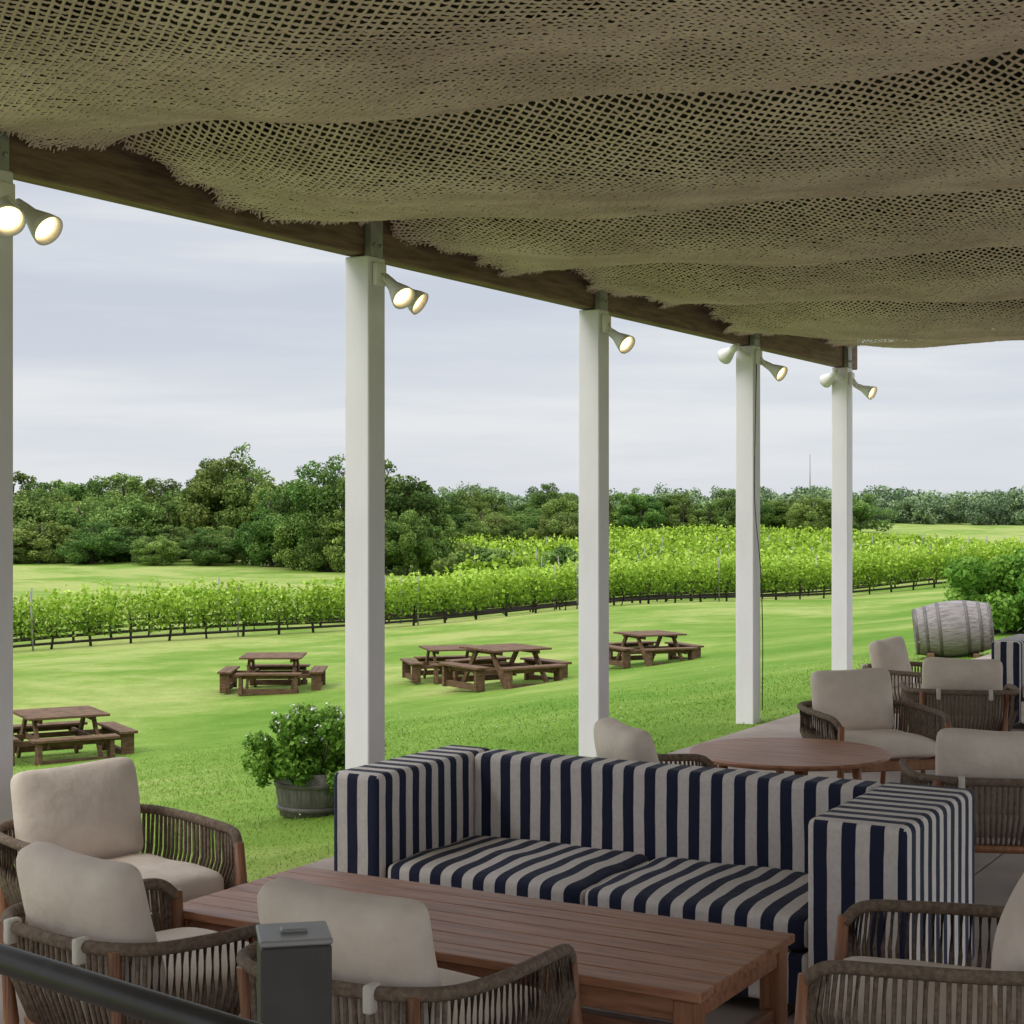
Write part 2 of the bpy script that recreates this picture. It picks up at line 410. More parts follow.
JX = rng.normal(0, .0026, (na+3, nb+3)); JY = rng.normal(0, .0017, (na+3, nb+3)); JZ = rng.normal(0, .0022, (na+3, nb+3))
A, Bq = np.meshgrid(np.arange(1, na), np.arange(1, nb), indexing='ij')
sel = ((A+Bq) % 2 == 0)
edgef = lambda bb: 2.6+2.2*np.sin(bb*.083)+1.5*np.sin(bb*.27)
sel &= A > edgef(Bq)+rng.uniform(0, 1.8, A.shape)
edge2 = nb-3-(2*np.sin(A*.2)+rng.uniform(0, 2, A.shape)); sel &= Bq < edge2
A, Bq = A[sel], Bq[sel]
X0, Y0 = .03, -6.0
def cp(a, b2):
    x = X0+a*hx+JX[a, b2]+.012*np.sin(b2*.045+a*.02); y = Y0+b2*hy+JY[a, b2]+.012*np.sin(a*.07+b2*.03)
    return np.stack([x, y, netz(x, y)+JZ[a, b2]], -1)
cor = [cp(A-1, Bq), cp(A, Bq-1), cp(A+1, Bq), cp(A, Bq+1)]
ce = sum(cor)/4
dens = .5+.5*np.sin(A*.08+np.sin(Bq*.035)*2)*np.sin(Bq*.055)
k = (.605+.08*dens+rng.uniform(-.08, .08, len(A)))[:, None]
inn = []
nc = len(A)
for i in range(4):
    m1 = (cor[i]+cor[(i+1) % 4])/2
    for c, kk in ((cor[i], k*.93), (m1, k*1.08)):
        i_ = ce+(c-ce)*kk*rng.uniform(.93, 1.07, nc)[:, None]; i_[:, 2] += rng.uniform(.001, .005, nc); inn.append(i_)
outer = []
for i in range(4):
    outer += [cor[i], (cor[i]+cor[(i+1) % 4])/2-np.array([0, 0, .0035])]
V = np.concatenate(outer+inn); idx = np.arange(nc)
Fq = np.concatenate([np.stack([i*nc+idx, ((i+1) % 8)*nc+idx, (8+(i+1) % 8)*nc+idx, (8+i)*nc+idx], 1) for i in range(8)])
m_ = 2200
fy = rng.uniform(-6, 8.5, m_); fx = X0+hx*(edgef((fy-Y0)/hy)+.8)+rng.uniform(-.02, .04, m_)
fz = netz(fx, fy); L = rng.uniform(.006, .02, m_); w = rng.uniform(.003, .006, m_)
P0 = np.stack([fx, fy, fz], -1); off = np.stack([rng.normal(-.01, .008, m_), rng.normal(0, .008, m_), -L], -1)
ww = np.stack([0*w, w, 0*w], -1)
VF = np.concatenate([P0-ww, P0+ww, P0+off+ww*.6, P0+off-ww*.6]); im = np.arange(m_)+len(V)
Fq = np.concatenate([Fq, np.stack([im, im+m_, im+2*m_, im+3*m_], 1)]); V = np.concatenate([V, VF])
me = bpy.data.meshes.new('shade_netting')
me.vertices.add(len(V)); me.vertices.foreach_set('co', V.astype(np.float32).ravel())
me.loops.add(len(Fq)*4); me.loops.foreach_set('vertex_index', Fq.astype(np.int32).ravel())
me.polygons.add(len(Fq)); me.polygons.foreach_set('loop_start', np.arange(0, len(Fq)*4, 4, dtype=np.int32))
me.update(calc_edges=True); me.polygons.foreach_set('use_smooth', np.ones(len(Fq), dtype=bool)); me.materials.append(m_net)
obj('shade_netting', me, label='draped beige knotted shade netting hung beneath the pavilion roof', category='netting')

# cable on post
b_ = Bd()
b_.tube(catmull([(.09, 5.76, 3.2), (.1, 5.70, 2.6), (.10, 5.68, 1.9), (.11, 5.79, 1.3), (.1, 5.87, .7), (.1, 5.86, .05)], 6), .0045, 6)
obj('power_cable', b_.mesh('power_cable', [m_cable]), label='thin dark cable hanging down a white post', category='cable')

# ------------------------------------------------------------------ spot lamps
b_ = Bd()
b_.lathe([(.0, .10), (.024, .10), (.030, .05), (.034, 0), (.044, -.03), (.064, -.09), (.072, -.125), (.066, -.125), (.059, -.09), (.036, -.04), (0, -.035)], 24)
lh = b_.mesh('lamp_head', [m_lampw])
b_ = Bd(); b_.lathe([(0, -.098), (.03, -.102), (.052, -.096), (.053, -.09), (0, -.08)], 24); lb = b_.mesh('bulb', [m_bulb])
b_ = Bd(); b_.box((.0, 0, 0), (.035, .10, .13), bev=.01, seg=2)
mb = b_.mesh('mount', [m_lampw])
def lamp(t, z, heads, label):
    r = thing('spot_lamp', (.10, t, z), 0, label, 'spotlight', 'spotlights on the pavilion posts')
    obj('mount', mb, r)
    for off, d in heads:
        o = Vector(off); dd = Vector(d).normalized()
        bb = Bd(); bb.tube([(0.01, 0, 0), o*.5+Vector((0, 0, -.01)), o-dd*.08], .014, 8)
        obj('arm', bb.mesh('arm', [m_lampw]), r)
        h = obj('lamp_head', lh, r, o, dd.to_track_quat('-Z', 'Y').to_euler())
        obj('bulb', lb, h)
two = [((.08, .02, -.07), (.75, -.25, -.62)), ((.07, .14, -.09), (.9, .15, -.62))]
lamp(-2.75, 3.11, [((.03, -.03, -.05), (.70, -.45, -.6)), ((.03, .12, -.06), (.85, .02, -.62))], 'twin white spotlight glowing on a white post')
lamp(0, 3.13, two, 'twin white spotlight glowing on a white post')
lamp(2.836, 3.13, [((.07, .02, -.09), (.8, -.22, -.55)), ], 'single white spotlight lit on a white post')
lamp(5.779, 3.13, [((.10, .04, -.09), (.84, -.15, -.5)), ((-.16, -.22, .05), (-.75, .5, -.35))], 'white spotlight pair lit on a white post')
lamp(8.298, 3.12, [((.10, .04, -.10), (.84, -.15, -.4)), ((-.14, -.18, .02), (-.75, .5, -.35))], 'white spotlight pair lit on a white post')

# ------------------------------------------------------------------ lounge chair
def make_chair(loc, rz, label):
    r = thing('lounge_chair', loc, rz, label, 'armchair', 'rope lounge chairs on the terrace')
    half = [(.345, .335, .50), (.365, .27, .55), (.375, .1, .56), (.375, -.12, .565), (.335, -.30, .57), (.2, -.395, .572), (0, -.415, .572)]
    rail = catmull(half+[(-x, y, z) for x, y, z in half[-2::-1]], 8)
    halfb = [(.325, .33, .29), (.33, .27, .29), (.33, .1, .28), (.325, -.1, .27), (.28, -.26, .265), (.17, -.33, .26), (0, -.345, .26)]
    low = catmull(halfb+[(-x, y, z) for x, y, z in halfb[-2::-1]], 8)
    b = Bd(); b.tube(rail, .019, 10); obj('armrest_rail', b.mesh('armrest_rail', [m_rope]), r)
    b = Bd(); m = len(rail); cnt = 92; rg = random.Random(4)
    for i in range(cnt):
        u = 2.5+(m-1-5)*i/(cnt-1); k = int(u); f = u-k
        p = rail[k].lerp(rail[min(k+1, m-1)], f); q = low[k].lerp(low[min(k+1, m-1)], f)
        mid = (p+q)/2+Vector((p.x*.06, (p.y)*.06, 0))+Vector((rg.uniform(-.003, .003), rg.uniform(-.003, .003), 0))
        b.tube([p, mid, q], .0074, 5)
    obj('rope_weave', b.mesh('rope_weave', [m_rope]), r)
    b = Bd()
    b.tube(low, .021, 8)
    b.box((0, .32, .275), (.64, .045, .06), bev=.006)
    b.box((0, 0, .275), (.60, .05, .03), bev=.004)
    for s in (-1, 1): b.box((s*.16, 0, .262), (.05, .6, .02), bev=.003)
    obj('seat_frame', b.mesh('seat_frame', [m_teakz]), r)
    for s in (-1, 1):
        b = Bd(); b.tube([(s*.37, .36, 0), (s*.355, .35, .28), (s*.345, .335, .52)], [.017, .023, .019], 10); obj('leg', b.mesh('leg', [m_teakz]), r)
        b = Bd(); b.tube([(s*.27, -.40, 0), (s*.265, -.35, .26), (s*.275, -.375, .57)], [.017, .023, .018], 10); obj('leg', b.mesh('leg', [m_teakz]), r)
    b = Bd(); b.pillow((0, .02, .36), (.60, .64, .14), (math.radians(2), 0, 0), 4, 16, .07, thin=2, seed=1, wr=.004); obj('seat_cushion', b.mesh('seat_cushion', [m_cush]), r)
    b = Bd(); b.pillow((0, -.262, .595), (.53, .16, .40), (math.radians(15), 0, 0), 3.2, 18, .13, thin=1, seed=3, wr=.006); obj('back_cushion', b.mesh('back_cushion', [m_cush]), r)
    for s in (-1, 1):
        b = Bd(); b.box((s*.17, -.408, .56), (.028, .05, .075), bev=.008, seg=2); obj('strap', b.mesh('strap', [m_strap]), r)
    return r
D = math.radians
CL_f = 'beige cushioned rope armchair beside the slatted coffee table'
ch = make_chair((.90, -2.94, 0), D(-105), CL_f)
copy_thing(ch, (1.92, -3.80, 0), D(-10), 'beige cushioned rope armchair turned towards the coffee table')
copy_thing(ch, (2.81, -3.78, 0), D(0), 'beige rope armchair with its back to the grey post')
copy_thing(ch, (4.08, -2.90, 0), D(100), 'beige rope armchair at the end of the coffee table')
copy_thing(ch, (2.16, -.46, 0), D(-42), 'beige armchair between striped sofa and round table')
copy_thing(ch, (2.24, 2.20, 0), D(-137), 'beige rope armchair beside the round table')
copy_thing(ch, (3.43, .25, 0), D(22), 'beige rope armchair standing behind the striped sofa')
copy_thing(ch, (2.36, 3.80, 0), D(20), 'beige rope armchair facing the far seating group')
copy_thing(ch, (1.78, 4.95, 0), D(-95), 'beige rope armchair near the terrace edge')

# ------------------------------------------------------------------ sofa
def make_sofa(loc, rz, label):
    r = thing('striped_sofa', loc, rz, label, 'sofa', 'striped sofas on the terrace')
    sel = lambda n: 0 if abs(n.y) > .6 else 1
    for x0, x1 in ((-1.19, -.955), (.865, 1.225)):
        b = Bd(); b.box(((x0+x1)/2, 0, .385), (x1-x0, .92, .67), bev=.028, seg=3, fn=sel)
        obj('arm', b.mesh('arm', [m_stx, m_sty]), r)
    b = Bd(); b.box((-.045, .365, .384), (1.816, .19, .668), bev=.028, seg=3); obj('backrest', b.mesh('backrest', [m_stx]), r)
    b = Bd(); b.box((-.045, -.09, .14), (1.816, .70, .18), bev=.015, seg=2); obj('base', b.mesh('base', [m_stx]), r)
    for s in (-1, 1):
        b = Bd(); b.pillow((-.045+s*.454, -.09, .300), (.905, .73, .15), (0, 0, 0), 6, 20, .05, thin=2, seed=5+s, wr=.003)
        obj('seat_cushion', b.mesh('seat_cushion', [m_stx]), r)
    for sx in (-1, 1):
        for sy in (-1, 1):
            b = Bd(); b.box((sx*1.08, sy*.38, .025), (.08, .08, .05), bev=.005); obj('foot', b.mesh('foot', [m_cable]), r)
    return r
sf = make_sofa((2.525, -1.67, 0), 0, 'navy and white striped two seat sofa behind the coffee table')
copy_thing(sf, (3.22, 6.5, 0), 0, 'navy and white striped sofa at the far end of the terrace')

# ------------------------------------------------------------------ coffee table
r = thing('coffee_table', (2.555, -3.02, 0), 0, 'long slatted teak coffee table in front of the striped sofa', 'table')
L, Wd, Zt = 1.97, .76, .45
nsl = 7; sw = Wd/nsl
b_ = Bd()
for i in range(nsl):
    b_.box((0, -Wd/2+sw*(i+.5), Zt-.014), (L, sw-.007, .028), bev=.003)
obj('slatted_top', b_.mesh('slatted_top', [m_teakx]), r)
b_ = Bd()
for s in (-1, 1): b_.box((0, s*(Wd/2-.045), Zt-.064), (L-.10, .03, .068), bev=.003)
for i in range(5): b_.box((-.8+i*.4, 0, Zt-.047), (.04, Wd-.14, .034), bev=.002)
for s in (-1, 1): b_.box((s*(L/2-.045), 0, Zt-.062), (.03, Wd-.16, .064), bev=.003)
obj('apron', b_.mesh('apron', [m_teakx]), r)
for sx in (-1, 1):
    for sy in (-1, 1):
        b_ = Bd(); b_.box((sx*(L/2-.055), sy*(Wd/2-.05), (Zt-.032)/2), (.07, .07, Zt-.032), bev=.004); obj('leg', b_.mesh('leg', [m_teakz]), r)
for sx in (-1, 1):
    b_ = Bd(); b_.box((sx*(L/2-.055), 0, .20), (.035, Wd-.17, .05), bev=.003); obj('stretcher', b_.mesh('stretcher', [m_teaky]), r)
b_ = Bd(); b_.box((0, 0, .20), (L-.18, .05, .04), bev=.003); obj('stretcher', b_.mesh('stretcher', [m_teakx]), r)

# round table
r = thing('round_table', (2.14, 1.06, 0), 0, 'low round brown wooden table between rope armchairs', 'table')
b_ = Bd()
b_.lathe([(0, .425), (.53, .425), (.55, .432), (.555, .445), (.545, .455), (0, .456)], 48, sm=False)
obj('table_top', b_.mesh('table_top', [m_teakx]), r)
for k in range(4):
    a = k*math.pi/2+.5; b_ = Bd(); b_.tube([(.42*math.cos(a), .42*math.sin(a), 0), (.36*math.cos(a), .36*math.sin(a), .43)], [.02, .028], 10); obj('leg', b_.mesh('leg', [m_teakz]), r)

# ------------------------------------------------------------------ handrail and grey post
r = thing('grey_post', (*C(-.408, 3.05), 0), YAW+D(12), 'square dark grey metal post with pale cap', 'post')
b_ = Bd(); b_.box((0, 0, .50), (.13, .13, 1.00), bev=.004); obj('shaft', b_.mesh('shaft', [m_steel]), r)
b_ = Bd(); b_.box((0, 0, 1.007), (.134, .134, .012), bev=.003); b_.box((.0, .0, 1.016), (.05, .03, .008), bev=.003); obj('cap', b_.mesh('cap', [m_steelcap]), r)
p1 = Vector((*C(-.914, 2.91), 1.0)); p2 = Vector((*C(-.487, 2.548), 1.0)); dr = (p2-p1).normalized()
org = p1-dr*1.6
r = thing('handrail', (org.x, org.y, 0), math.atan2(dr.y, dr.x), 'dark metal handrail with upright supports', 'railing')
b_ = Bd(); b_.tube([(0, 0, 1.0), (1.2, 0, 1.0), (3.1, 0, 1.0), (3.16, 0, .98), (3.18, 0, .93)], .025, 16); obj('rail', b_.mesh('rail', [m_rail]), r)
for x in (.1, 2.95):
    b_ = Bd(); b_.tube([(x, 0, 0), (x, 0, .985)], .018, 12); b_.lathe([(0, .0), (.05, 0), (.05, .008), (0, .01)], 20, Matrix.Translation((x, 0, 0))); obj('upright', b_.mesh('upright', [m_rail]), r)

# ------------------------------------------------------------------ picnic tables
def make_picnic(loc, rz, label):
    r = thing('picnic_table', loc, rz, label, 'picnic table', 'wooden picnic tables on the lawn')
    b = Bd()
    for i in range(8): b.box((0, -.56+i*.16, .738), (1.28, .142, .04), bev=.006)
    obj('table_top', b.mesh('table_top', [m_picnic]), r)
    b = Bd()
    for s in (-1, 1):
        b.beam((s*.42, -.52, .69), (s*.42, .52, .69), .045, .09)
        b.beam((s*.42, -.98, .36), (s*.42, .98, .36), .045, .09)
        b.beam((-.98, s*.42, .35), (.98, s*.42, .35), .04, .08)
        b.beam((s*.47, -.26, .70), (s*.47, -.78, .0), .05, .10)
        b.beam((s*.47, .26, .70), (s*.47, .78, .0), .05, .10)
    obj('leg_frame', b.mesh('leg_frame', [m_picnic]), r)
    for k in range(4):
        b = Bd()
        for q in (0, 1): b.box((0, .86+q*.15, .445), (1.34, .142, .042), bev=.006)
        for s in (-1, 1): b.box((s*.56, .94, .22), (.07, .20, .40), bev=.005)
        b.box((0, .94, .385), (1.06, .04, .075), bev=.004)
        b.box((0, .94, .085), (1.24, .09, .11), bev=.004)
        obj('bench', b.mesh('bench', [m_picnic]), r, (0, 0, 0), (0, 0, k*math.pi/2))
    return r
pl = 'weathered brown square picnic table with benches on grass'
xy = C(-6.38, 23.0); pt = make_picnic((*xy, float(tzz(*xy))-.02), D(60), pl); pt.scale = (.88, .88, .9)
for (a, d, rr, sc) in [(-5.0, 34.2, 32, 1), (-1.27, 34.0, 45, .90), (-.13, 30.9, 64, 1), (2.72, 32.2, 55, .84)]:
    xy = C(a, d); copy_thing(pt, (*xy, float(tzz(*xy))-.02), D(rr), pl, (sc, sc, sc))

# ------------------------------------------------------------------ barrel
xy = C(5.62, 20.8); zb = float(tzz(*xy))
r = thing('wine_barrel', (*xy, zb), YAW+D(-12), 'weathered grey oak wine barrel lying on its side', 'barrel')
prof = [(.285+.075*math.cos(z/.48*math.pi/2), z) for z in np.linspace(-.48, .48, 15)]
BL, BR = (0, 0, .36), (0, math.pi/2-.10, 0)
b_ = Bd(); b_.lathe([(.265, -.45)]+prof+[(.265, .45)], 40)
obj('staves', b_.mesh('staves', [m_barrel]), r, BL, BR)
for z in (-.45, -.33, -.17, .17, .33, .45):
    rr = .285+.075*math.cos(z/.48*math.pi/2)+.004
    b_ = Bd(); b_.lathe([(rr-.003, z-.02), (rr, z-.02), (rr, z+.02), (rr-.003, z+.02)], 40)
    obj('hoop', b_.mesh('hoop', [m_hoop]), r, BL, BR)
for z in (-.44, .44):
    b_ = Bd()
    for k in range(7):
        y = -.24+k*.08; hw = math.sqrt(max(.27**2-y*y, .0004)); b_.box((0, y, z), (2*hw, .078, .02), bev=.002)
    obj('barrel_head', b_.mesh('barrel_head', [m_barrel]), r, BL, BR)
for x in (-.28, .28):
    b_ = Bd(); b_.box((x, 0, .035), (.09, .56, .07), bev=.01); obj('cradle_rail', b_.mesh('cradle_rail', [m_picnic]), r)

# ------------------------------------------------------------------ planter
rng = np.random.default_rng(21)
px_, py_ = C(-1.27, 10.45); zp = float(tzz(px_, py_))
r = thing('flowering_planter', (px_, py_, zp), 0, 'half barrel tub of leafy white flowering shrub by a post', 'planter')
b_ = Bd(); b_.lathe([(0, .0), (.215, .0), (.24, .14), (.25, .28), (.225, .28), (.22, .24), (0, .24)], 36); obj('tub', b_.mesh('tub', [m_tub]), r)
for z in (.05, .20):
    b_ = Bd(); rr = .218+.115*z; b_.lathe([(rr+.006, z-.015), (rr+.012, z-.012), (rr+.013, z+.015), (rr+.006, z+.017)], 36); obj('hoop', b_.mesh('hoop', [m_hoop]), r)
b_ = Bd(); b_.lathe([(0, .255), (.1, .26), (.222, .245)], 24); obj('soil', b_.mesh('soil', [m_soil]), r)
cen, rad = [], []
for i in range(104):
    a = rng.uniform(-.33, .42); q = rng.uniform(-1, .8)*.32
    top = .74-.72*max(a-.05, 0)-.5*max(-a-.14, 0); bot = .25-.20*max(a-.02, 0)/.3
    rr = rng.uniform(.055, .10)
    cen.append([cs*a-sn*q, sn*a+cs*q, bot+(top-rr-bot)*rng.uniform(0, 1)]); rad.append(rr)
cen = np.array(cen); rad = np.array(rad)
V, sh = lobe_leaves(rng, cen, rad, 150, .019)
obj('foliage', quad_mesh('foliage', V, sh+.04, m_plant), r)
b_ = Bd()
for c in cen[:18]: b_.tube([(c[0]*.2, c[1]*.2, .24), (c[0]*.7, c[1]*.7, .24+(c[2]-.24)*.5), tuple(c)], [.008, .006, .003], 5)
obj('stems', b_.mesh('stems', [m_bark]), r)
P = []
for c, rr in zip(cen, rad):
    if c[2] < .45: continue
    for _ in range(2):
        d = rng.normal(size=3); d[2] = abs(d[2])+.3; d /= np.linalg.norm(d); p = c+d*rr*1.03
        for q in range(6): P.append(p+rng.normal(0, .010, 3))
P = np.array(P); V = leafquads(rng, P, norm(rng.normal(size=P.shape)+[0, 0, 1]), .009, 1)
o = obj('blossoms', quad_mesh('blossoms', V, rng.uniform(size=len(P)), m_petal), r); o['kind'] = 'stuff'

# ------------------------------------------------------------------ vegetation
def tree_parts(seed, H, W, nl=54, per=210, leaf=.125, base=.0, mat=None):
    rg = np.random.default_rng(seed)
    cen, rad = [], []
    while len(cen) < nl:
        p = rg.uniform(-1, 1, 3)
        if np.linalg.norm(p*[1, 1, .85]) > 1: continue
        sh = 1-.35*max(p[2], 0)
        cen.append([p[0]*W*.40*sh, p[1]*W*.40*sh, H*(base+.07+(1-base-.16)*(p[2]+1)/2)]); rad.append(W*rg.uniform(.075, .16)*sh)
    cen = np.array(cen); rad = np.array(rad)
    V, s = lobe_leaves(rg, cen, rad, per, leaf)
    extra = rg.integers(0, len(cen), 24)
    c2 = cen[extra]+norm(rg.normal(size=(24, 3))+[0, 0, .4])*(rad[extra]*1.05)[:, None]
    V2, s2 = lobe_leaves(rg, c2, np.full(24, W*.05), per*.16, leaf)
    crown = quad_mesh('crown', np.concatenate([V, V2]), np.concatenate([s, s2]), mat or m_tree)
    b = Bd(); tr = W*.035
    pts = [(0, 0, -.4), (.03*W, .01*W, H*.25), (.0, .03*W, H*.55), (.02*W, 0, H*.8)]
    b.tube(catmull(pts, 3), list(np.linspace(tr, tr*.3, 10)), 8)
    for c in cen[:9]:
        z0 = min(c[2]*.55, H*.5); b.tube([(0, .01*W, z0), (c[0]*.5, c[1]*.5, z0+(c[2]-z0)*.6), tuple(c)], [tr*.45, tr*.3, tr*.1], 5)
    return b.mesh('trunk', [m_bark]), crown
variants = []
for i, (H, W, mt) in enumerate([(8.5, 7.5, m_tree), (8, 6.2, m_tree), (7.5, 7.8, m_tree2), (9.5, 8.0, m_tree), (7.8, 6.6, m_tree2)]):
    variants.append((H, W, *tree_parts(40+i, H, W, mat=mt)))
tl = ['broad dark green deciduous tree at the meadow edge', 'rounded green deciduous tree at the meadow edge', 'light green bushy tree at the meadow edge', 'tall green tree standing above the wood', 'pale green leafy tree at the meadow edge']
protos = {}
def tree(vi, a, d, H, wf=1.0):
    xy = C(a, d); z = float(tzz(*xy))-.1; Hv, Wv, tm, cm = variants[vi]; s = H/Hv
    rz = random.uniform(0, 6.28); sc = (s*wf, s*wf, s)
    if vi not in protos:
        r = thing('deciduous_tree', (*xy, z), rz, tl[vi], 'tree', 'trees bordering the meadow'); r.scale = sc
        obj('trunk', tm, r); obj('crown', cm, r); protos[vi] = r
    else: copy_thing(protos[vi], (*xy, z), rz, None, sc)
def treepx(vi, px, top, d, wf=1.0):
    a = (px-512)/1631*d; xy = C(a, d); z = float(tzz(*xy)); ztop = 1.8+(510-top)*d/1631
    tree(vi, a, d, ztop-z, wf)
for v in [(3, 232, 436, 152, 1.05), (4, 222, 450, 150, 1.1), (2, 250, 456, 149, .9), (2, 208, 468, 150, 1), (0, 272, 482, 134, .9), (1, 296, 466, 132, 1.05), (0, 322, 453, 130, 1.1), (3, 345, 446, 128, 1.0),
          (0, 372, 450, 126, 1.1), (1, 398, 456, 124, 1.1), (0, 420, 478, 125, 1.0), (1, 252, 512, 136, 1.1), (2, 308, 500, 129, 1.1), (4, 350, 502, 124, 1.1), (2, 232, 525, 138, 1.3), (1, 408, 498, 119, 1.0), (4, 432, 520, 121, 1.0),
          (1, 280, 510, 134, 1.3), (0, 330, 506, 126, 1.3), (1, 380, 508, 120, 1.3)]:
    treepx(*v)
rg = random.Random(9)
for x in range(-60, 262, 19): treepx(rg.choice([0, 1, 2, 4, 0]), x+rg.uniform(-6, 6), rg.uniform(462, 476), 172+rg.uniform(-8, 8), 1.2)
for x in range(-50, 250, 22): treepx(rg.choice([2, 1, 2, 4]), x+rg.uniform(-8, 8), rg.uniform(476, 502), 150+rg.uniform(-5, 5), 1.3)
for x in range(-50, 230, 17): treepx(rg.choice([0, 1, 2, 4]), x+rg.uniform(-8, 8), rg.uniform(512, 532), 138+rg.uniform(-4, 4), 1.8)
for x in range(430, 590, 14): treepx(rg.choice([2, 4, 1]), x+rg.uniform(-6, 6), rg.uniform(502, 524), 192+rg.uniform(-12, 12), 1.4)
for x in range(435, 860, 21): treepx(rg.choice([0, 1, 2, 4]), x+rg.uniform(-8, 8), rg.uniform(486, 502), 236+rg.uniform(-8, 8), rg.uniform(1.2, 1.7))
for px, top in [(470, 480), (548, 479), (640, 484), (756, 488)]: treepx(rg.choice([0, 3]), px, top, 240, 1.1)

def bush(name, a, d, W, H, seed, mat, label, leaf=.07, per=260, nl=16, zoff=0):
    rg = np.random.default_rng(seed); cen = []; rad = []
    for i in range(nl):
        t = rg.uniform(0, 6.28); q = rg.uniform(0, 1)**.6
        cen.append([q*math.cos(t)*W*.38, q*math.sin(t)*W*.38, H*(.2+.6*rg.uniform()*(1-.35*q))]); rad.append(W*rg.uniform(.12, .2))
    cen = np.array(cen); rad = np.minimum(np.array(rad), H*.3)
    xy = C(a, d); r = thing(name, (*xy, float(tzz(*xy))), 0, label, 'shrub')
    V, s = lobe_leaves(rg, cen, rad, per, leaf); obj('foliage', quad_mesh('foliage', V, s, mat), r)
    b = Bd()
    for c in cen[:10]: b.tube([(c[0]*.15, c[1]*.15, -.1), (c[0]*.6, c[1]*.6, c[2]*.5), tuple(c)], [.03, .022, .01], 5)
    obj('stems', b.mesh('stems', [m_bark]), r)
bush('leafy_shrub', 7.7, 25.5, 1.9, 1.5, 61, m_plant, 'dense bright green shrub behind the wine barrel', .045, 480, 24)
bush('leafy_shrub', 8.6, 24.5, 2.2, 1.3, 62, m_plant, 'dense bright green shrub behind the wine barrel', .045, 480, 24)
for k, (px, w) in enumerate([(462, 5), (482, 4), (500, 3.4), (560, 4)]):
    bush('meadow_shrub', (px-512)/1631*112, 112, w, 3.2-.25*k, 70+k, m_tree2, 'pale green shrub at the vineyard edge', .15, 200, 12)

# far wood (reads as one mass)
rg = np.random.default_rng(77)
VV, SS = [], []
for layer, (d0, tops, n) in enumerate([(268, (490, 503), 64), (296, (487, 499), 60), (350, (485, 494), 50)]):
    for i in range(n):
        px = 400+(1130-400)*(i+rg.uniform(-.5, .5))/n; d = d0+rg.uniform(-12, 12); a = (px-512)/1631*d
        if px > 850 and layer == 0: d += 24; a = (px-512)/1631*d
        xy = C(a, d); z0 = float(tzz(*xy)); top = rg.uniform(*tops); top += 3*np.sin(px*.021+1)+3*np.sin(px*.09); H = max(1.8+(510-top)*d/1631-z0, 2)
        W = rg.uniform(5, 10); nl = 12; cen = []; rad = []
        for _ in range(nl):
            p = rg.uniform(-1, 1, 3); cen.append([xy[0]+p[0]*W*.35, xy[1]+p[1]*W*.35, z0+H*(.08+.78*(p[2]+1)/2)]); rad.append(W*rg.uniform(.12, .22))
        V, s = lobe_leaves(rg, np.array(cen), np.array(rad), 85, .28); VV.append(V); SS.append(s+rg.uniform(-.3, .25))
obj('distant_wood', quad_mesh('distant_wood', np.concatenate(VV), np.concatenate(SS), m_far), kind='stuff', label='haze-tinted distant belt of mixed green woodland', category='woodland')

# ------------------------------------------------------------------ vineyard
RD = np.array([.478, .878]); RN = np.array([-.878, .478]); RA = np.array([-36.9, 31.5])
rg = np.random.default_rng(31)
sb = Bd(); sb.tube([(0, 0, -.2), (0, 0, 1.92)], [.034, .03], 7); stake = sb.mesh('trellis_post', [m_stake])
def row_leaves(s0, s1, row, dens, leaf, hs=1.0):
    L = s1-s0; n = int(L*dens)
    s = rg.uniform(s0, s1, n); vi = np.round((s-s0)/1.4); s = np.where(rg.uniform(size=n) < .35, s0+vi*1.4+rg.normal(0, .36, n), s)
    vr = np.sin(vi*12.9898+row*78.2)*43758.5; vr = vr-np.floor(vr)
    hgt = (1.40+.22*vr+.10*np.sin(s*1.7+row))*hs; wid = .24+.08*vr
    u = rg.uniform(0, 1, n)**.95; z = .38+(hgt-.38)*u; y = rg.normal(0, 1, n)*wid*.6*(1.1-.4*u)
    sh_id = np.round(s*4.2); hr = np.sin(sh_id*7.13+row*3.1)*9631.1; hr = hr-np.floor(hr)
    up = rg.uniform(size=n) < .28*hr; z[up] = hgt[up]+rg.uniform(-.2, .46, up.sum())*hr[up]; s[up] = sh_id[up]/4.2+rg.normal(0, .035, up.sum()); y[up] *= .5
    gap = (vr < .05) & (rg.uniform(size=n) < .6)
    s, z, y, vr = s[~gap], z[~gap], y[~gap], vr[~gap]; n = len(s)
    P2 = RA+RD*s[:, None]+RN*(row*2.8+y)[:, None]
    P = np.stack([P2[:, 0], P2[:, 1], tzz(P2[:, 0], P2[:, 1])+z], -1)
    nn = norm(rg.normal(size=(n, 3))+np.array([0, 0, .3]))
    sh = .20+.50*(z-.4)/1.3+rg.normal(0, .15, n)+.10*(vr-.5)  # low leaves darker: shade at the row's foot painted into their colour
    return leafquads(rg, P, nn, leaf*rg.uniform(.6, 1.3, n), .8), sh
